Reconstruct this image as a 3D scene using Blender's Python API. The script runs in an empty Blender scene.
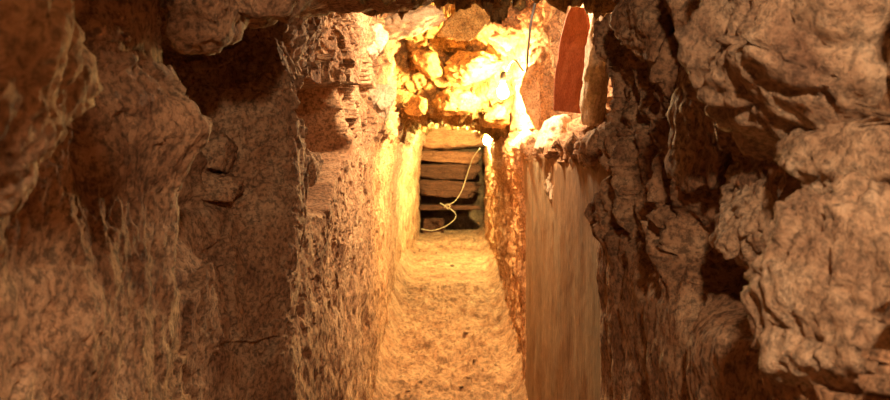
import bpy, bmesh, math, random
import numpy as np
from mathutils import Vector, Matrix, Euler

# ------------------------------------------------------------------ camera, world, lights, exposure
SC = bpy.context.scene
COL = SC.collection
F, CZ, HZ = 890.0, 1.25, 150.0            # focal length in pixels, eye height, horizon row


def P(u, v, Y):
    """the point of the place that stands at depth Y on the sight line of a pixel"""
    return Vector(((u - 445.0) * Y / F, Y, CZ - (v - HZ) * Y / F))


cam = bpy.data.cameras.new('camera')
cam.lens = 36.0
cam.sensor_width = 36.0
cam.shift_y = -(200.0 - HZ) / 890.0
cam.clip_start = 0.02
cam.dof.use_dof = True
cam.dof.focus_distance = 2.1
cam.dof.aperture_fstop = 11.0
camo = bpy.data.objects.new('camera', cam)
camo.location = (0, 0, CZ)
camo.rotation_euler = (math.pi / 2, 0, 0)
COL.objects.link(camo)
SC.camera = camo

w = bpy.data.worlds.new('world')
w.use_nodes = True
w.node_tree.nodes['Background'].inputs[0].default_value = (0.0, 0.0, 0.0, 1)
w.node_tree.nodes['Background'].inputs[1].default_value = 0.0
SC.world = w


def point_light(name, loc, energy, color, radius):
    l = bpy.data.lights.new(name, 'POINT')
    l.energy = energy
    l.color = color
    l.shadow_soft_size = radius
    o = bpy.data.objects.new(name, l)
    o.location = loc
    COL.objects.link(o)
    return o


# the photographer's lamp, held just above and right of the camera; the two bulbs are built further down
point_light('handheld_lamp', (0.12, -0.02, 1.64), 50.0, (1.0, 0.725, 0.47), 0.03)
# a working lamp hung high in the side pocket on the right, behind the fluted columns
point_light('side_pocket_lamp', (0.22, 3.30, 1.80), 100.0, (1.0, 0.74, 0.43), 0.05)
BULB_POWER = 5600.0
FAR_BULB_POWER = 5500.0
BULB_COLOR = (1.0, 0.68, 0.25)
FAR_BULB_COLOR = (1.0, 0.80, 0.28)

SC.view_settings.view_transform = 'Standard'
SC.view_settings.look = 'None'
SC.view_settings.exposure = 0.0
SC.view_settings.gamma = 1.0
SC.view_settings.use_curve_mapping = False


# ------------------------------------------------------------------ noise (numpy)
def _hash(ix, iy, iz, seed):
    h = (ix.astype(np.int64) * 374761393 + iy.astype(np.int64) * 668265263 + iz.astype(np.int64) * 2147483647 + seed * 974711) & 0xFFFFFFFF
    h = ((h ^ (h >> 13)) * 1274126177) & 0xFFFFFFFF
    h = ((h ^ (h >> 16)) * 2246822519) & 0xFFFFFFFF
    return h ^ (h >> 15)


def rnd(ix, iy, iz, seed):
    return (_hash(ix, iy, iz, seed) & 0xFFFFFF) / float(0xFFFFFF)


def vnoise(p, seed=0):
    """gradient noise, about -1..1"""
    i = np.floor(p).astype(np.int64)
    f = p - i
    u = f * f * f * (f * (f * 6 - 15) + 10)
    out = np.zeros(len(p))
    for dx in (0, 1):
        for dy in (0, 1):
            for dz in (0, 1):
                h = _hash(i[:, 0] + dx, i[:, 1] + dy, i[:, 2] + dz, seed)
                gx = ((h & 1023) / 511.5) - 1
                gy = (((h >> 10) & 1023) / 511.5) - 1
                gz = (((h >> 20) & 1023) / 511.5) - 1
                d = gx * (f[:, 0] - dx) + gy * (f[:, 1] - dy) + gz * (f[:, 2] - dz)
                wx = u[:, 0] if dx else 1 - u[:, 0]
                wy = u[:, 1] if dy else 1 - u[:, 1]
                wz = u[:, 2] if dz else 1 - u[:, 2]
                out += d * wx * wy * wz
    return out * 1.3


def fbm(p, octv=4, seed=0, gain=0.5, lac=2.03):
    a, s = 1.0, np.zeros(len(p))
    q = p.copy()
    for k in range(octv):
        s += a * vnoise(q, seed + k * 17)
        q = q * lac + 3.7
        a *= gain
    return s


def ridged(p, octv=4, seed=0, gain=0.5):
    a, s = 1.0, np.zeros(len(p))
    q = p.copy()
    for k in range(octv):
        s += a * (1 - 2 * np.abs(vnoise(q, seed + k * 31)))
        q = q * 2.1 + 5.1
        a *= gain
    return s


def facets(p, seed=0, tilt=0.9):
    """broken-rock relief: every cell is a tilted chip; also returns the crack distance"""
    i = np.floor(p).astype(np.int64)
    d1 = np.full(len(p), 9.0)
    d2 = np.full(len(p), 9.0)
    val = np.zeros(len(p))
    for dx in (-1, 0, 1):
        for dy in (-1, 0, 1):
            for dz in (-1, 0, 1):
                cx, cy, cz = i[:, 0] + dx, i[:, 1] + dy, i[:, 2] + dz
                ox = p[:, 0] - (cx + rnd(cx, cy, cz, seed))
                oy = p[:, 1] - (cy + rnd(cx, cy, cz, seed + 1))
                oz = p[:, 2] - (cz + rnd(cx, cy, cz, seed + 2))
                d = np.sqrt(ox * ox + oy * oy + oz * oz)
                g = (rnd(cx, cy, cz, seed + 3) - .5) * ox + (rnd(cx, cy, cz, seed + 4) - .5) * oy + (rnd(cx, cy, cz, seed + 5) - .5) * oz
                h = (rnd(cx, cy, cz, seed + 6) - .5)
                near = d < d1
                d2 = np.where(near, d1, np.minimum(d2, d))
                val = np.where(near, g * tilt * 2 + h, val)
                d1 = np.where(near, d, d1)
    return val, d2 - d1


def sstep(a, b, x):
    t = np.clip((x - a) / (b - a), 0, 1)
    return t * t * (3 - 2 * t)


def bump2(y, z, y0, z0, ry, rz):
    return np.exp(-(((y - y0) / ry) ** 2 + ((z - z0) / rz) ** 2))


# ------------------------------------------------------------------ materials
def new_mat(name):
    m = bpy.data.materials.new(name)
    m.use_nodes = True
    nt = m.node_tree
    nt.nodes.clear()
    return m, nt, nt.nodes, nt.links


def rock_mat(name, dark, mid, light, scale=1.0, stretch=(1, 1, 1), bump=0.5, fine=1.0, rough=0.92, grain=70.0, speck=0.5, coords='Object'):
    m, nt, N, L = new_mat(name)
    out = N.new('ShaderNodeOutputMaterial')
    b = N.new('ShaderNodeBsdfPrincipled')
    b.inputs['Roughness'].default_value = rough
    b.inputs['Specular IOR Level'].default_value = 0.2
    L.new(b.outputs[0], out.inputs[0])
    tc = N.new('ShaderNodeTexCoord')
    mp = N.new('ShaderNodeMapping')
    mp.inputs['Scale'].default_value = stretch
    L.new(tc.outputs[coords], mp.inputs[0])
    n1 = N.new('ShaderNodeTexNoise')
    n1.inputs['Scale'].default_value = 7.0 * scale
    n1.inputs['Detail'].default_value = 9
    n1.inputs['Roughness'].default_value = 0.68
    L.new(mp.outputs[0], n1.inputs['Vector'])
    r = N.new('ShaderNodeValToRGB')
    e = r.color_ramp.elements
    e[0].position, e[0].color = 0.30, (*dark, 1)
    e[1].position, e[1].color = 0.72, (*light, 1)
    k = e.new(0.5)
    k.color = (*mid, 1)
    L.new(n1.outputs[0], r.inputs[0])
    # grains and pits
    n2 = N.new('ShaderNodeTexNoise')
    n2.inputs['Scale'].default_value = grain * scale
    n2.inputs['Detail'].default_value = 5
    n2.inputs['Roughness'].default_value = 0.7
    L.new(mp.outputs[0], n2.inputs['Vector'])
    r2 = N.new('ShaderNodeValToRGB')
    r2.color_ramp.elements[0].position = 0.39
    r2.color_ramp.elements[0].color = (1 - speck, 1 - speck, 1 - speck, 1)
    r2.color_ramp.elements[1].position = 0.56
    r2.color_ramp.elements[1].color = (1.12, 1.10, 1.06, 1)
    L.new(n2.outputs[0], r2.inputs[0])
    mx = N.new('ShaderNodeMix')
    mx.data_type = 'RGBA'
    mx.blend_type = 'MULTIPLY'
    mx.inputs[0].default_value = 1.0
    L.new(r.outputs[0], mx.inputs[6])
    L.new(r2.outputs[0], mx.inputs[7])
    L.new(mx.outputs[2], b.inputs['Base Color'])
    bp = N.new('ShaderNodeBump')
    bp.inputs['Strength'].default_value = bump
    bp.inputs['Distance'].default_value = 0.012
    n3 = N.new('ShaderNodeTexNoise')
    n3.inputs['Scale'].default_value = grain * 2.6 * scale
    n3.inputs['Detail'].default_value = 4
    n3.inputs['Roughness'].default_value = 0.75
    L.new(mp.outputs[0], n3.inputs['Vector'])
    ad3 = N.new('ShaderNodeMath')
    ad3.operation = 'MULTIPLY_ADD'
    ad3.inputs[1].default_value = 0.35 * fine
    L.new(n3.outputs[0], ad3.inputs[0])
    ad = N.new('ShaderNodeMath')
    ad.operation = 'MULTIPLY_ADD'
    ad.inputs[1].default_value = 0.45 * fine
    L.new(n2.outputs[0], ad.inputs[0])
    L.new(n1.outputs[0], ad.inputs[2])
    L.new(ad.outputs[0], ad3.inputs[2])
    L.new(ad3.outputs[0], bp.inputs['Height'])
    L.new(bp.outputs[0], b.inputs['Normal'])
    return m


M_WALL = rock_mat('brown_rock', (.17, .075, .04), (.41, .225, .125), (.62, .41, .255), 1.1, (1, 1, 1), 1.0, speck=.6, grain=85)
M_OCHRE = rock_mat('ochre_rock', (.16, .075, .028), (.42, .245, .09), (.58, .38, .16), 1.8, (1, 1, 1), .9, speck=.6)
M_ROCK = rock_mat('tan_rock', (.24, .13, .08), (.50, .32, .20), (.70, .52, .36), 1.6, (1, 1, 1), .9, speck=.5)
M_PALE = rock_mat('pale_rock', (.34, .25, .18), (.55, .42, .30), (.70, .58, .44), 1.6, (1, 1, 1), .6, speck=.35)
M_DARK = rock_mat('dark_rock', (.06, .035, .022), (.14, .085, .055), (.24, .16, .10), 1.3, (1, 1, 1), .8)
M_RUST = rock_mat('rust_board', (.32, .085, .04), (.46, .14, .07), (.56, .21, .11), 2.0, (3, 1, .8), .5, speck=.3)
M_FLOOR = rock_mat('trodden_earth', (.12, .058, .034), (.29, .165, .10), (.44, .29, .185), 1.1, (1, 1, 1), .9, speck=.45, grain=40)
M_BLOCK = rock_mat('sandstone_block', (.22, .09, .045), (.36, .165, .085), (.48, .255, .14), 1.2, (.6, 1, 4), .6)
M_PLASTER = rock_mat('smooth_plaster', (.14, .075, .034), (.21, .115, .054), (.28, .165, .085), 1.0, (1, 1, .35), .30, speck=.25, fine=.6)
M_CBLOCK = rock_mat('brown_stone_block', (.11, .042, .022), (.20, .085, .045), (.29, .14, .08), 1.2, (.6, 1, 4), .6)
M_SHADEBLOCK = rock_mat('shaded_stone_block', (.035, .014, .009), (.075, .030, .018), (.115, .05, .03), 1.2, (.6, 1, 4), .6)  # darkened block stone: shade on the lower end courses is put into the colour


def simple_mat(name, color, rough=0.6, metal=0.0):
    m, nt, N, L = new_mat(name)
    out = N.new('ShaderNodeOutputMaterial')
    b = N.new('ShaderNodeBsdfPrincipled')
    b.inputs['Roughness'].default_value = rough
    b.inputs['Metallic'].default_value = metal
    tc = N.new('ShaderNodeTexCoord')
    n = N.new('ShaderNodeTexNoise')
    n.inputs['Scale'].default_value = 60
    L.new(tc.outputs['Object'], n.inputs['Vector'])
    r = N.new('ShaderNodeValToRGB')
    r.color_ramp.elements[0].color = (*[c * .75 for c in color], 1)
    r.color_ramp.elements[1].color = (*[min(1, c * 1.2) for c in color], 1)
    L.new(n.outputs[0], r.inputs[0])
    L.new(r.outputs[0], b.inputs['Base Color'])
    L.new(b.outputs[0], out.inputs[0])
    return m


def glow_mat(name, color, strength):
    m, nt, N, L = new_mat(name)
    out = N.new('ShaderNodeOutputMaterial')
    e = N.new('ShaderNodeEmission')
    e.inputs[0].default_value = (*color, 1)
    e.inputs[1].default_value = strength
    L.new(e.outputs[0], out.inputs[0])
    return m


M_CORD = simple_mat('dark_cord_rubber', (.05, .05, .06), .5)
M_PCORD = simple_mat('pale_cord_rubber', (.36, .28, .18), .6)
M_SOCKET = simple_mat('black_socket_plastic', (.03, .03, .03), .4)
M_BRASS = simple_mat('brass_screw_cap', (.6, .42, .18), .35, 1.0)
M_BULB = glow_mat('lit_bulb_glass', BULB_COLOR, BULB_POWER)
M_FBULB = glow_mat('lit_far_bulb_glass', FAR_BULB_COLOR, FAR_BULB_POWER)


# ------------------------------------------------------------------ object helpers
def link_mesh(name, verts, faces, mat, parent=None, smooth=True):
    me = bpy.data.meshes.new(name)
    me.from_pydata(verts, [], faces)
    me.update()
    if smooth:
        me.polygons.foreach_set('use_smooth', [True] * len(me.polygons))
    me.materials.append(mat)
    o = bpy.data.objects.new(name, me)
    COL.objects.link(o)
    if parent:
        o.parent = parent
    return o


def grid_mesh(name, V, nu, nv, mat, flip=False):
    """V: (nu*nv,3) array, index i*nv+j"""
    me = bpy.data.meshes.new(name)
    i, j = np.meshgrid(np.arange(nu - 1), np.arange(nv - 1), indexing='ij')
    a = (i * nv + j).ravel()
    q = np.stack([a, a + nv, a + nv + 1, a + 1], 1)
    if flip:
        q = q[:, ::-1]
    me.vertices.add(len(V))
    me.vertices.foreach_set('co', V.astype(np.float32).ravel())
    me.loops.add(q.size)
    me.loops.foreach_set('vertex_index', q.astype(np.int32).ravel())
    me.polygons.add(len(q))
    me.polygons.foreach_set('loop_start', np.arange(0, q.size, 4, dtype=np.int32))
    me.polygons.foreach_set('loop_total', np.full(len(q), 4, dtype=np.int32))
    me.polygons.foreach_set('use_smooth', np.ones(len(q), dtype=bool))
    me.update(calc_edges=True)
    me.validate()
    me.materials.append(mat)
    o = bpy.data.objects.new(name, me)
    COL.objects.link(o)
    o['kind'] = 'structure'
    return o


def tag(o, label, cat, group=None):
    o['label'] = label
    o['category'] = cat
    if group:
        o['group'] = group
    return o


def thing(name, loc, label, cat, group=None):
    o = bpy.data.objects.new(name, None)
    o.empty_display_size = .05
    o.location = loc
    COL.objects.link(o)
    return tag(o, label, cat, group)


_ico = {}


def ico(sub):
    if sub not in _ico:
        bm = bmesh.new()
        bmesh.ops.create_icosphere(bm, subdivisions=sub, radius=1)
        bm.verts.ensure_lookup_table()
        v = np.array([x.co[:] for x in bm.verts])
        f = [[x.index for x in q.verts] for q in bm.faces]
        bm.free()
        _ico[sub] = (v, f)
    return _ico[sub]


def rock(label, loc, size, rot=(0, 0, 0), seed=1, mat=None, name='boulder', cat='rock', sub=5, planes=14, rough=.13, boxy=0.0, group=None, chip=.10):
    """a broken stone: a ball cut by random planes, then chipped and pitted"""
    D, faces = ico(sub)
    rs = np.random.RandomState(seed)
    nrm = rs.normal(size=(planes, 3))
    nrm /= np.linalg.norm(nrm, axis=1)[:, None]
    dist = rs.uniform(.62, 1.0, planes)
    if boxy > 0:
        bx = np.array([[1, 0, 0], [-1, 0, 0], [0, 1, 0], [0, -1, 0], [0, 0, 1], [0, 0, -1]], float)
        bx += rs.normal(size=bx.shape) * .10
        bx /= np.linalg.norm(bx, axis=1)[:, None]
        nrm = np.vstack([nrm, bx])
        dist = np.concatenate([dist * (1 + .5 * boxy), np.full(6, 1 - .25 * boxy)])
    dots = D @ nrm.T
    r = np.where(dots > 1e-3, dist[None] / np.maximum(dots, 1e-3), 9.0)
    k = 22.0
    rr = -np.log(np.exp(-k * np.minimum(r, 3)).sum(1) + math.exp(-k * 1.25)) / k
    V = D * rr[:, None]
    sz = np.array(size)
    q = V * sz * (1.0 / sz.mean()) + seed * 7.13
    fv, crack = facets(q * 2.6, seed, .8)
    d = rough * fbm(q * 1.7, 5, seed, .55) + chip * fv + rough * .35 * fbm(q * 9, 3, seed + 5, .6)
    d -= rough * .5 * (1 - sstep(0, .10, crack))
    V = V + D * d[:, None]
    V = V * sz
    o = link_mesh(name, V.tolist(), faces, mat or M_ROCK)
    o.location = loc
    o.rotation_euler = rot
    return tag(o, label, cat, group)


def tube(name, pts, rad, mat, parent=None, n=8, res=6):
    """a swept round cord through the points (Catmull-Rom)"""
    p = [Vector(a) for a in pts]
    p = [p[0] * 2 - p[1]] + p + [p[-1] * 2 - p[-2]]
    c = []
    for i in range(1, len(p) - 2):
        for k in range(res):
            t = k / res
            a, b, d, e = p[i - 1], p[i], p[i + 1], p[i + 2]
            c.append(.5 * ((2 * b) + (d - a) * t + (2 * a - 5 * b + 4 * d - e) * t * t + (3 * b - a - 3 * d + e) * t ** 3))
    c.append(p[-2])
    V, Fc = [], []
    up = Vector((.31, .95, .05))
    for i, x in enumerate(c):
        t = (c[min(i + 1, len(c) - 1)] - c[max(i - 1, 0)]).normalized()
        s = t.cross(up).normalized()
        q = t.cross(s).normalized()
        for k in range(n):
            a = 2 * math.pi * k / n
            V.append(x + s * math.cos(a) * rad + q * math.sin(a) * rad)
        if i:
            for k in range(n):
                Fc.append([(i - 1) * n + k, (i - 1) * n + (k + 1) % n, i * n + (k + 1) % n, i * n + k])
    Fc.append(list(range(n))[::-1])
    Fc.append([(len(c) - 1) * n + k for k in range(n)])
    return link_mesh(name, [v[:] for v in V], Fc, mat, parent)


def lathe(name, prof, mat, parent=None, n=20):
    V, Fc = [], []
    for r, z in prof:
        for k in range(n):
            a = 2 * math.pi * k / n
            V.append((r * math.cos(a), r * math.sin(a), z))
    for i in range(len(prof) - 1):
        for k in range(n):
            Fc.append([i * n + k, i * n + (k + 1) % n, (i + 1) * n + (k + 1) % n, (i + 1) * n + k])
    Fc.append(list(range(n))[::-1])
    Fc.append([(len(prof) - 1) * n + k for k in range(n)])
    return link_mesh(name, V, Fc, mat, parent)


# ------------------------------------------------------------------ the walls: plan curves lofted over height, then broken up
def loft(levels, zs, nseg):
    """levels: list of (z, [(x,y)...]) with equal point counts -> X,Y arrays (ns, nz)"""
    lz = np.array([l[0] for l in levels])
    pts = np.array([l[1] for l in levels])          # (nl, np, 2)
    s = []
    for i, n in enumerate(nseg):
        s += list(i + np.arange(n) / n)
    s.append(len(nseg))
    s = np.array(s)
    # Catmull-Rom along the plan curve, softened
    npnt = pts.shape[1]
    i0 = np.clip(np.floor(s).astype(int), 0, npnt - 2)
    t = (s - i0)[None, :, None]
    g = lambda k: pts[:, np.clip(i0 + k, 0, npnt - 1)]
    a, b, c, d = g(-1), g(0), g(1), g(2)
    cr = .5 * (2 * b + (c - a) * t + (2 * a - 5 * b + 4 * c - d) * t ** 2 + (3 * b - a - 3 * c + d) * t ** 3)
    li = b + (c - b) * t
    cur = .5 * cr + .5 * li                          # (nl, ns, 2)
    X = np.empty((len(s), len(zs)))
    Y = np.empty_like(X)
    for i in range(len(s)):
        X[i] = np.interp(zs, lz, cur[:, i, 0])
        Y[i] = np.interp(zs, lz, cur[:, i, 1])
    return X, Y


def grid_normals(X, Y, Z):
    du = np.stack([np.gradient(A, axis=0) for A in (X, Y, Z)], -1)
    dv = np.stack([np.gradient(A, axis=1) for A in (X, Y, Z)], -1)
    n = np.cross(du, dv)
    n /= np.linalg.norm(n, axis=-1)[..., None] + 1e-12
    return n


def zrows(lo, hi, a, b, n_in, n_out):
    return np.unique(np.concatenate([np.linspace(lo, a, n_out), np.linspace(a, b, n_in), np.linspace(b, hi, n_out)]))


ZR = zrows(-.10, 2.45, .80, 1.72, 430, 90)


def pl(*a):
    """plan points: (u, Y) pairs give the wall's place along the sight line, ('x', x, Y) a place as is"""
    r = []
    for q in a:
        if q[0] == 'x':
            r.append((q[1], q[2]))
        else:
            r.append(((q[0] - 445.0) * q[1] / F, q[1]))
    return r


# left wall: near shoulder, deep recess behind it, dressed face, lit jamb
L_mid = pl(('x', -.40, -1.6), ('x', -.38, .2), (0, .78), (90, .92), (160, 1.10), (181, 1.18), ('x', -.47, 1.27), ('x', -.56, 1.60),
           ('x', -.47, 1.86), (286, 1.97), (302, 2.08), (347, 3.0), (376, 4.3), (390, 5.4), (398, 6.3), (408, 7.6), (420, 8.7), (420, 9.6))
L_low = pl(('x', -.36, -1.6), ('x', -.35, .2), (-10, .74), (80, .88), (145, 1.05), (168, 1.16), ('x', -.40, 1.27), ('x', -.46, 1.6),
           ('x', -.42, 1.86), (286, 1.97), (302, 2.08), (345, 3.0), (374, 4.3), (386, 5.4), (393, 6.3), (402, 7.6), (418, 8.7), (420, 9.6))
L_top = pl(('x', -.40, -1.6), ('x', -.38, .2), (0, .80), (80, .94), (135, 1.10), (155, 1.20), ('x', -.50, 1.29), ('x', -.60, 1.60),
           ('x', -.50, 1.85), (284, 1.97), (298, 2.08), (345, 3.0), (378, 4.3), (392, 5.4), (400, 6.3), (412, 7.6), (422, 8.7), (422, 9.6))
lev = [(-.1, L_low), (1.02, L_low), (1.20, L_mid), (1.30, L_mid), (1.36, L_top), (2.45, L_top)]
XL, YL = loft(lev, ZR, [14, 30, 70, 70, 24, 26, 40, 50, 70, 30, 230, 130, 60, 40, 40, 40, 20])
ZL = np.repeat(ZR[None], XL.shape[0], 0)
nrm = grid_normals(XL, YL, ZL)
if nrm[..., 0].mean() < 0:
    nrm = -nrm
x, y, z = XL.ravel(), YL.ravel(), ZL.ravel()
p = np.stack([x, y, z], 1)
warp = np.stack([fbm(p * 6, 3, 91), fbm(p * 6, 3, 92), fbm(p * 6, 3, 93)], 1) * .03
pw = p + warp
near = 1 - sstep(1.25, 1.45, y)
face = sstep(1.93, 2.02, y)
rec = (1 - near) * (1 - face)
up = sstep(1.16, 1.36, z)
f1, c1 = facets(pw * np.array([9, 9, 9.]), 3)
f2, c2 = facets(pw * np.array([24, 24, 24.]), 5)
f0, c0 = facets(pw * np.array([5, 4, 6.]), 8)
chis = fbm(pw @ np.array([[60, 0, 0], [0, 50, 18], [0, -26, 22.]]), 4, 21, .6)
d = .020 * fbm(p * 4.5, 4, 1)
# near shoulder: fairly smooth with hollows; rougher at the top
d += near * (.006 * fbm(p * 12, 3, 4, .5) + .0022 * chis * (1 - .5 * up) + up * (.016 * f1 + .006 * f2) + .003 * f2)
d -= near * .005 * sstep(.25, .6, fbm(pw @ np.array([[55, 0, 0], [0, 40, 22], [0, -18, 30.]]), 3, 23)) 
d += near * .035 * bump2(y, z, 1.15, 1.275, .05, .035)
d -= near * .05 * bump2(y, z, .93, 1.36, .03, .14)
# recess: blocky
d += rec * (.045 * f0 + .020 * f1 + .010 * f2 + .008 * fbm(p * 30, 4, 6)) * (.35 + .65 * up)
d -= rec * .05 * bump2(y, z, 1.62, 1.145, .16, .014)
# dressed face: pitted below, broken above; fades out in the distance
far = sstep(5.0, 6.5, y)
blk = sstep(1.25, 1.42, z + .02 * (y - 2))
d += face * ((.007 * fbm(pw * np.array([14, 10, 10.]), 3, 9, .55) + .004 * f2 - .011 * sstep(.3, .7, fbm(pw * np.array([30, 16, 24]), 3, 77)) - .007 * sstep(.3, .6, fbm(pw * np.array([50, 34, 50]), 2, 78))) * (1 - blk * .2)
             + blk * (.050 * f0 + .018 * f1 + .008 * f2 + .002 * chis))
# the niche: roughly square hole with a tapering tail
n1 = sstep(2.10, 2.22, y + .05 * warp[:, 1] / .03) * (1 - sstep(3.06, 3.13, y + .6 * warp[:, 2])) * sstep(1.222, 1.245, z + warp[:, 2] * .7) * (1 - sstep(1.385, 1.425, z - .05 * (y - 2.1) + warp[:, 0] * .8))
tail = sstep(2.15, 2.30, y) * (1 - sstep(2.48, 2.56, y - 3.2 * (z - 1.10) + warp[:, 1])) * sstep(1.06, 1.15, z + warp[:, 1]) * (1 - sstep(1.24, 1.28, z))
nm = np.maximum(n1, tail)
d -= nm * (.55 + .06 * f1)
V = p + nrm.reshape(-1, 3) * d[:, None]
wl = grid_mesh('wall_left', V, XL.shape[0], XL.shape[1], M_WALL)

# right wall: broken rock near, fluted columns, plastered slab, far dressed face
R_mid = pl(('x', .42, -1.6), ('x', .40, .2), (890, .78), (790, .98), (708, 1.28), (655, 1.62), (618, 1.92), ('x', .41, 2.04), (598, 2.3),
           (562, 3.0), (527, 4.3), (519, 4.6), (503, 6.0), (492, 7.6), (486, 8.7), (486, 9.6))
R_low = pl(('x', .38, -1.6), ('x', .37, .2), (890, .74), (780, .93), (690, 1.25), (640, 1.60), (600, 2.05), ('x', .385, 2.18), (586, 2.5),
           (558, 3.1), (527, 4.3), (525, 4.6), (508, 6.0), (494, 7.6), (486, 8.7), (486, 9.6))
R_top = pl(('x', .45, -1.6), ('x', .42, .2), (900, .82), (800, 1.0), (720, 1.28), (668, 1.62), (634, 1.92), ('x', .45, 2.05), ('x', .52, 2.3),
           ('x', .56, 3.0), ('x', .56, 4.3), ('x', .50, 4.8), (506, 6.0), (494, 7.6), (486, 8.7), (486, 9.6))
lev = [(-.1, R_low), (1.0, R_low), (1.16, R_mid), (1.26, R_mid), (1.36, R_top), (2.45, R_top)]
XR, YR = loft(lev, ZR, [14, 30, 90, 90, 80, 70, 50, 40, 70, 90, 30, 50, 50, 40, 20])
ZRR = np.repeat(ZR[None], XR.shape[0], 0)
nrm = grid_normals(XR, YR, ZRR)
if nrm[..., 0].mean() > 0:
    nrm = -nrm
x, y, z = XR.ravel(), YR.ravel(), ZRR.ravel()
p = np.stack([x, y, z], 1)
warp = np.stack([fbm(p * 6, 3, 191), fbm(p * 6, 3, 192), fbm(p * 6, 3, 193)], 1) * .03
pw = p + warp
f1, c1 = facets(pw * np.array([10, 10, 8.]), 13)
f2, c2 = facets(pw * np.array([26, 26, 22.]), 15)
f0, c0 = facets(pw * np.array([5, 5, 5.]), 18)
nearR = 1 - sstep(2.0, 2.1, y)
fv1, cv1 = facets(pw * np.array([9, 12, 2.2]), 16)
fv2, cv2 = facets(pw * np.array([24, 30, 7.]), 17)
# plaster line on the near part runs down to the right
pz = 1.07 - .05 * sstep(1.6, .8, y) + .03 * fbm(p * 7, 2, 61)
rough = sstep(-.07, .05, z - pz)
colm = ridged(pw * np.array([5, 7.5, 2.4]) + .25 * fbm(p * 9, 3, 43)[:, None], 3, 41, .5) - .95
colw = sstep(1.15, 1.35, y)
d = .015 * fbm(p * 4.5, 4, 101)
d += nearR * rough * (colw * (.050 * colm + .045 * fv1 + .016 * fv2 - .03 * (1 - sstep(0, .12, cv1))) + (1 - colw) * (.07 * f0 + .04 * f1) + (.012 - .007 * colw) * f2 + .004 * fbm(p * 40, 4, 103) + .006)
d += nearR * (1 - rough) * (.004 * fbm(pw * np.array([60, 60, 14.]), 4, 104) + .005 * fbm(p * 16, 3, 105))
d -= nearR * .06 * bump2(y, z, 1.14, 1.10, .16, .06) * rough
d -= nearR * .10 * bump2(y, z, 1.0, 1.075, .16, .022)
wob = .05 * fbm(p * np.array([0, 0, 5.]), 2, 71)
wo2 = .035 * fbm(p * np.array([0, 0, 9.]) + 4.1, 2, 72)
for gy, gz, gd, gw, gh, gs in ((1.30, 1.24, .11, .036, .20, 1), (1.455, 1.34, .07, .022, .20, -1), (1.60, 1.30, .10, .030, .30, 1), (1.80, 1.25, .07, .024, .26, -1), (1.18, 1.42, .06, .02, .10, 1)):
    d -= nearR * gd * bump2(y + gs * wob + wo2, z, gy, gz, gw, gh)
slab = sstep(2.05, 2.15, y) * (1 - sstep(4.35, 4.55, y))
top = sstep(1.18, 1.24, z + .04 * fbm(p * 5, 2, 66))
d += slab * ((1 - top) * (.0006 * fbm(p * np.array([40, 40, 20.]), 3, 106) - .012 * fbm(p * 4.5, 4, 101)) + top * (.03 * f0 + .03 * f1 + .012 * f2))
fr = sstep(4.4, 4.6, y)
d += fr * (.016 * fbm(pw * np.array([12, 12, 5.]), 5, 107, .6) + .010 * f2 + .014 * f1)
V = p + nrm.reshape(-1, 3) * d[:, None]
wr = grid_mesh('wall_right', V, XR.shape[0], XR.shape[1], M_WALL)
wr.data.materials.append(M_PLASTER)
pla = (slab > .5) & (top < .5 + .3 * f2)          # the plaster coat covers the dressed slab up to its ragged top line
ii, jj = np.meshgrid(np.arange(XR.shape[0] - 1), np.arange(XR.shape[1] - 1), indexing='ij')
mi = pla[(ii * XR.shape[1] + jj).ravel()].astype(np.int32)
if len(mi) == len(wr.data.polygons):
    wr.data.polygons.foreach_set('material_index', mi)

# floor: level near, rising to a worn step and the threshold
ys = np.concatenate([np.linspace(-1.6, 3.8, 40), np.linspace(3.85, 9.7, 420)])
xs = np.linspace(-.75, .75, 220)
Yg, Xg = np.meshgrid(ys, xs, indexing='ij')
x, y = Xg.ravel(), Yg.ravel()
zf = np.interp(y, [-2, 4.4, 5.5, 6.55, 6.75, 7.6, 8.45, 8.55, 8.8, 9.8], [0, 0, .09, .17, .215, .275, .315, .37, .385, .39])
p = np.stack([x, y, zf], 1)
fv, cr = facets(p * np.array([7, 5, 5.]) + .3 * fbm(p * 5, 2, 7)[:, None], 33)
f2, c2 = facets(p * 22, 34)
ro = 1 - .6 * sstep(6.6, 6.9, y)
zf = zf + ro * (.026 * fbm(p * 6, 5, 31, .6) + .030 * fv + .014 * f2 + .007 * fbm(p * 40, 3, 35))
zf += .12 * sstep(.26, .42, np.abs(x - .03)) ** 2
grid_mesh('floor', np.stack([x, y, zf], 1), len(ys), len(xs), M_FLOOR, flip=True)

# ceiling: low near the camera, a high pocket over the lamp, then a broken step down to the low far gallery
s_y = np.array([-1.6, 1.4, 1.75, 2.35, 2.7, 4.9, 5.35, 5.55, 5.75, 6.4, 8.7, 9.7])
s_z = np.array([1.92, 1.90, 1.64, 1.66, 2.30, 2.26, 2.02, 1.75, 1.50, 1.50, 1.52, 1.52])
nseg = [160, 40, 60, 50, 60, 80, 90, 110, 60, 60, 10]
tt = np.concatenate([i + np.arange(n) / n for i, n in enumerate(nseg)] + [[len(nseg)]])
yy = np.interp(tt, np.arange(12), s_y)
zz = np.interp(tt, np.arange(12), s_z)
xs = np.linspace(-.8, .8, 330)
Yg, Xg = np.meshgrid(yy, xs, indexing='ij')
Zg = np.repeat(zz[:, None], len(xs), 1)
Zg = Zg - .10 * np.clip(np.abs(Xg - .04) / .38, 0, 1.3) ** 2 * sstep(5.6, 5.8, Yg)
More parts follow.
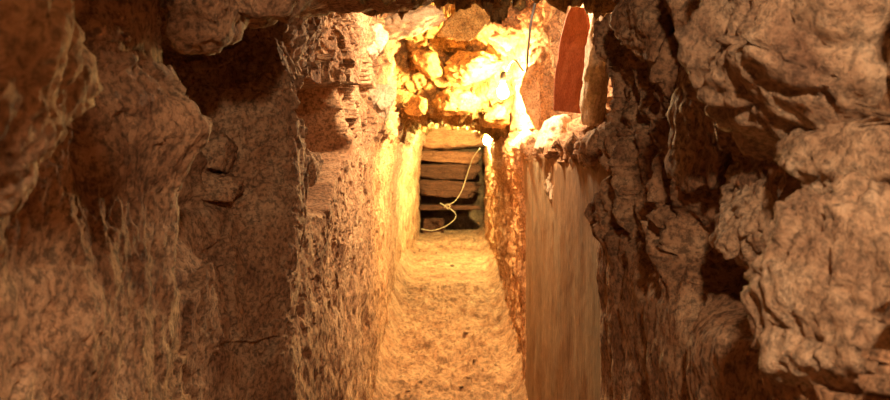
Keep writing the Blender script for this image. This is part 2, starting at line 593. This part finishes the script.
# unseen roof lump, added over the viewer to shade the upper left wall
Zg = Zg - .53 * np.exp(-((Xg + .20) / .19) ** 4 - ((Yg - .38) / .13) ** 4)
nrm = grid_normals(Xg, Yg, Zg)
if nrm[..., 2].mean() > 0:
    nrm = -nrm
p = np.stack([Xg.ravel(), Yg.ravel(), Zg.ravel()], 1)
warp = np.stack([fbm(p * 6, 3, 291), fbm(p * 6, 3, 292), fbm(p * 6, 3, 293)], 1) * .03
pw = p + warp
f0, c0 = facets(pw * np.array([5, 5, 5.]), 23)
f1, c1 = facets(pw * np.array([11, 11, 11.]), 24)
f2, c2 = facets(pw * np.array([28, 28, 28.]), 25)
d = .03 * fbm(p * 4, 4, 201) + .06 * f0 + .05 * f1 + .02 * f2 - .02 * (1 - sstep(0, .12, c1))
grid_mesh('ceiling', p + nrm.reshape(-1, 3) * d[:, None], len(yy), len(xs), M_OCHRE, flip=True)

# the blind end of the passage, far behind the stacked blocks, and the rock behind the camera
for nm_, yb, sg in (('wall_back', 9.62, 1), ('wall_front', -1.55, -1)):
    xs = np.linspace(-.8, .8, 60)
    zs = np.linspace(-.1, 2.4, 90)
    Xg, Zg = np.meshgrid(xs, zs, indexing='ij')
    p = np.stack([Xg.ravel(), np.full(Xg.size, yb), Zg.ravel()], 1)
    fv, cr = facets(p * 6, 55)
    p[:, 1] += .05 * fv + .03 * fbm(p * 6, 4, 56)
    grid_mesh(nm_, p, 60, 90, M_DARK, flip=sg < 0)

# ------------------------------------------------------------------ boulders and stones, each its own thing
rock('big blurred boulder filling the upper left corner nearest the viewer', P(-58, 70, .66), (.095, .11, .16), (0, .15, .2), 11, M_ROCK, sub=6)
rock('dark ceiling slab across the top of the passage, in front of the lit left face', P(325, -50, 1.95), (.27, .36, .135), (0, -.10, .15), 12, M_WALL, 'ceiling_slab', 'rock slab', sub=6, boxy=.3)
rock('brown knob of rock hanging from the roof at the head of the dark left recess', P(200, -22, 1.27), (.075, .10, .085), (0, .2, 0), 14, M_WALL, 'hanging_rock')
rock('dark hanging rock under the left end of the ceiling slab', P(262, -28, 1.36), (.085, .12, .085), (0, .3, 0), 15, M_WALL, 'hanging_rock', boxy=.6)
rock('grey rounded stone bulging from the left wall just right of the square niche', P(380, 104, 4.1), (.065, .13, .11), (0, .1, 0), 16, M_PALE, 'wall_stone')
rock('small stone wedged between ceiling slab and the top of the lit left wall', P(371, 42, 3.7), (.07, .12, .07), (0, .3, 0), 17, M_PALE, 'wall_stone')
rock('pale jagged stone above the left side of the brightly lit roof step', P(412, 22, 4.6), (.17, .16, .07), (.1, -.2, .3), 18, M_PALE, 'roof_stone')
rock('long slanting stone sloping up to the right over the glare', P(478, 16, 4.7), (.22, .15, .075), (.1, -.65, .2), 19, M_OCHRE, 'roof_stone')
rock('blazing white stone directly left of the bulb', P(474, 66, 5.42), (.19, .14, .10), (0, .05, .1), 20, M_OCHRE, 'roof_stone')
rock('yellow lit stone at the left end of the roof step, above the dark hollow', P(428, 62, 5.45), (.11, .13, .085), (0, .3, 0), 21, M_OCHRE, 'roof_stone')
rock('yellow lit stone below the bulb, forming the middle of the arch', P(458, 103, 5.55), (.15, .14, .085), (0, -.1, .2), 22, M_OCHRE, 'roof_stone')
rock('small glowing stone low on the left springing of the arch', P(418, 108, 5.50), (.075, .11, .06), (0, .5, .2), 23, M_OCHRE, 'roof_stone')
rock('broken stone at the right springing of the arch, under the bulb', P(500, 118, 5.6), (.09, .12, .07), (0, -.4, 0), 24, M_OCHRE, 'roof_stone')
rock('large smooth tan boulder right of the bulb and behind the hanging cable', P(549, 95, 4.85), (.135, .16, .21), (0, .15, 0), 25, M_ROCK, 'boulder', rough=.05, chip=.03)
rock('rough grey stone in the roof corner above the large tan boulder', P(558, 20, 4.95), (.17, .2, .13), (0, .2, 0), 26, M_WALL, 'roof_stone', rough=.16, chip=.12)
rock('brown jagged stone in the roof left of the hanging cable', P(508, 26, 5.2), (.14, .16, .11), (0, -.3, 0), 27, M_WALL, 'roof_stone', rough=.15)
rock('pale rounded boulder resting on top of the plastered right slab', P(558, 137, 3.45), (.085, .13, .085), (0, .25, 0), 28, M_PALE, 'boulder', rough=.08)
rock('pale broken stone under the rounded boulder at the edge of the plastered slab', P(566, 172, 3.42), (.075, .18, .13), (0, .45, 0), 29, M_PALE, 'wall_stone')
rock('thin pale stone standing upright between the rust red board and the dark columns', P(597, 62, 2.75), (.04, .08, .21), (0, .10, 0), 30, M_PALE, 'wall_stone', boxy=.4)

# right foreground
rock('huge blurred boulder in the upper right, its smooth face sloping to the right', P(862, 62, 1.0), (.20, .22, .145), (.2, .40, .3), 31, M_ROCK, sub=6, boxy=.4, rough=.12)
rock('big blurred boulder at the lower right edge, nearest the viewer', P(888, 300, .80), (.10, .13, .13), (.1, .1, .4), 32, M_ROCK, sub=6, boxy=.4, rough=.12)
rock('knobbly rock hanging below the huge upper right boulder', P(785, 202, 1.11), (.062, .13, .10), (.2, .5, .2), 133, M_ROCK, sub=6, boxy=.5, rough=.15, chip=.1)
rock('brown rock with a bright chip, between the two big right boulders', P(850, 172, .88), (.055, .10, .05), (0, .4, .2), 34, M_ROCK, rough=.14)
rock('craggy rock at the top of the dark fluted columns', P(660, 20, 1.62), (.075, .12, .10), (0, .2, 0), 35, M_WALL, 'hanging_rock', rough=.16, chip=.12)
rock('lumpy knob jutting from the left edge of the dark fluted columns', P(612, 40, 1.96), (.04, .07, .07), (0, .1, 0), 36, M_WALL, 'wall_stone', rough=.14)
rock('jutting craggy rock left of the huge upper right boulder', P(727, 90, 1.31), (.06, .12, .16), (.1, .25, 0), 137, M_WALL, 'wall_stone', boxy=.4, rough=.16, chip=.12)

# recess blocks on the left
for i, (u, v, Y, s, lab) in enumerate((
        (212, 150, 1.84, (.045, .06, .045), 'upper grey block of the two set at the back of the dark left recess'),
        (216, 186, 1.83, (.055, .06, .03), 'lower grey block of the two set at the back of the dark left recess'),
        (309, 168, 2.36, (.035, .08, .05), 'rounded stone lodged in the mouth of the square niche'),)):
    rock(lab, P(u, v, Y), s, (0, .15, 0), 40 + i, M_WALL, 'wall_stone', boxy=.5)

# rust red board
def board():
    bm = bmesh.new()
    nz, nx = 14, 5
    rs = random.Random(4)
    W0, T, H = .052, .014, .345
    rows = []
    for k in range(nz + 1):
        t = k / nz
        hw = W0 * (.62 + .38 * math.sin(math.pi * min(1, .2 + t * .75))) * (1 if t < .9 else 1 - (t - .9) * 4)
        r = []
        for s in (-1, 1):
            for i in range(nx + 1):
                xx = -hw + 2 * hw * i / nx + rs.uniform(-.002, .002)
                r.append(bm.verts.new((xx * s * -1 if s > 0 else xx, s * T + rs.uniform(-.002, .002), H * t)))
        rows.append(r)
    n = len(rows[0])
    for k in range(nz):
        for i in range(n):
            bm.faces.new((rows[k][i], rows[k][(i + 1) % n], rows[k + 1][(i + 1) % n], rows[k + 1][i]))
    bm.faces.new(rows[0][::-1])
    bm.faces.new(rows[-1])
    bmesh.ops.recalc_face_normals(bm, faces=bm.faces)
    me = bpy.data.meshes.new('board')
    bm.to_mesh(me)
    bm.free()
    me.materials.append(M_RUST)
    o = bpy.data.objects.new('board', me)
    COL.objects.link(o)
    bv = o.modifiers.new('edge', 'BEVEL')
    bv.width = .003
    bv.limit_method = 'ANGLE'
    o.location = P(567, 112, 2.95)
    o.rotation_euler = (.02, .13, math.radians(-30))
    tag(o, 'rust red board standing upright in the upper right wall, behind the columns', 'board')


board()

# stacked blocks closing the passage
def block(label, u0, v0, u1, v1, Y, depth, mat, seed, rz=0.0):
    a, b = P(u0, v0, Y), P(u1, v1, Y)
    c = (a + b) / 2
    c.y = Y + depth / 2
    s = Vector((abs(b.x - a.x) / 2, depth / 2, abs(a.z - b.z) / 2)) * 1.07
    rock(label, c, s, (0, rz, 0), seed, mat, 'stone_block', 'stone block', sub=5, planes=8, boxy=.85, rough=.10, chip=.09)


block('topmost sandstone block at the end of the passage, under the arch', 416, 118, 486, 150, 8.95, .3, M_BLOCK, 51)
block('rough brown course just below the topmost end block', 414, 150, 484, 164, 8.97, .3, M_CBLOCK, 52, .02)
block('shaded brown block third from the top in the end wall', 414, 163, 482, 181, 9.02, .3, M_SHADEBLOCK, 53)
block('brown block with a slanting top edge, above the dark opening', 412, 180, 480, 199, 8.99, .3, M_SHADEBLOCK, 54, .04)
block('thin ledge stone crossing the dark opening at the passage end', 414, 205, 482, 211, 9.05, .22, M_SHADEBLOCK, 55)
block('squat shaded stone at the bottom of the end opening, left side', 420, 217, 446, 238, 9.18, .2, M_SHADEBLOCK, 56)

# small stones on the floor
for i, (u, v, Y, r) in enumerate(((452, 266, 7.5, .016),)):
    q = P(u, v, Y)
    rock('small dark stone lying alone on the yellow lit floor before the threshold', q, (r * 1.3, r, r * .8), (0, 0, .4), 60, M_DARK, 'pebble', 'pebble', sub=4)
rs = random.Random(8)
FLOORO = bpy.data.objects['floor']


def floor_z(x, y):
    ok, loc, n, i = FLOORO.ray_cast(Vector((x, y, 1.0)), Vector((0, 0, -1)))
    return loc.z if ok else 0


bpy.context.view_layer.update()
pro = None
for i in range(26):
    y = rs.uniform(4.5, 6.5)
    x = rs.uniform(-.27, .30)
    r = rs.uniform(.007, .018)
    if pro is None:
        pro = rock('small loose stone on the trodden floor in front of the worn step', (0, 0, 0), (1.2, 1, .7), (0, 0, 0), 71, M_ROCK, 'pebble', 'pebble', sub=3, group='loose stones on the near floor')
        o = pro
    else:
        o = pro.copy()
        COL.objects.link(o)
    o.location = (x, y, floor_z(x, y) + r * .45)
    o.scale = (r, r, r)
    o.rotation_euler = (0, 0, rs.uniform(0, 6))

# ------------------------------------------------------------------ the lamps
def bulb_lamp(name, loc, label, mat, cord_pts, rad=.032, cord_r=.006, tilt=(0, 0, 0)):
    t = thing(name, loc, label, 'lamp')
    t.rotation_euler = tilt
    lathe('bulb', [(.004, -.050), (.018, -.046), (.028, -.034), (rad, -.016), (.029, .002), (.019, .020), (.0135, .034), (.013, .040)], mat, t, 14)
    s = lathe('socket', [(.016, .046), (.019, .050), (.019, .085), (.014, .098), (.007, .108)], M_SOCKET, t)
    lathe('screw_cap', [(.013, .034), (.0145, .037), (.013, .040), (.0145, .043), (.013, .047)], M_BRASS, s)
    inv = (Matrix.Translation(loc) @ Euler(tilt).to_matrix().to_4x4()).inverted()
    tube('cord', [inv @ Vector(q) for q in cord_pts], cord_r, M_CORD, t)
    return t


b0 = P(503, 90, 5.12)
bulb_lamp('hanging_lamp', b0, 'glaring bare bulb hanging on a dark cable right of the bright roof step', M_BULB,
          [b0 + Vector((.012, 0, .10)), P(514, 60, 4.95), P(525, 72, 4.55), P(528, 50, 4.3), P(531, 22, 4.2), P(536, -2, 4.2), P(539, -26, 4.2)])
b1 = P(487, 139, 7.7)
bulb_lamp('hanging_lamp', b1, 'smaller far bulb burning at the right jamb of the end opening', M_FBULB,
          [b1 + Vector((0, 0, .10)), b1 + Vector((.005, 0, .16)), b1 + Vector((.012, .02, .30))], cord_r=.005)

c = tube('loose_cord', [P(480, 148, 8.3), P(473, 158, 8.6), P(468, 172, 8.8), P(462, 190, 8.85), P(455, 201, 8.85), P(447, 206, 8.85), P(452, 210, 8.82), P(456, 215, 8.82),
                        P(453, 221, 8.82), P(444, 227, 8.82), P(432, 230.5, 8.82), P(421, 229, 8.82)], .0046, M_PCORD, None, 8, 8)
tag(c, 'pale loose cord looping down in front of the dark end opening', 'cord')
k = tube('knot', [P(444, 207.5, 8.84), P(447, 204, 8.82), P(450, 206, 8.80), P(448, 209, 8.82), P(445, 206, 8.84), P(440, 203, 8.85)], .005, M_PCORD, c)
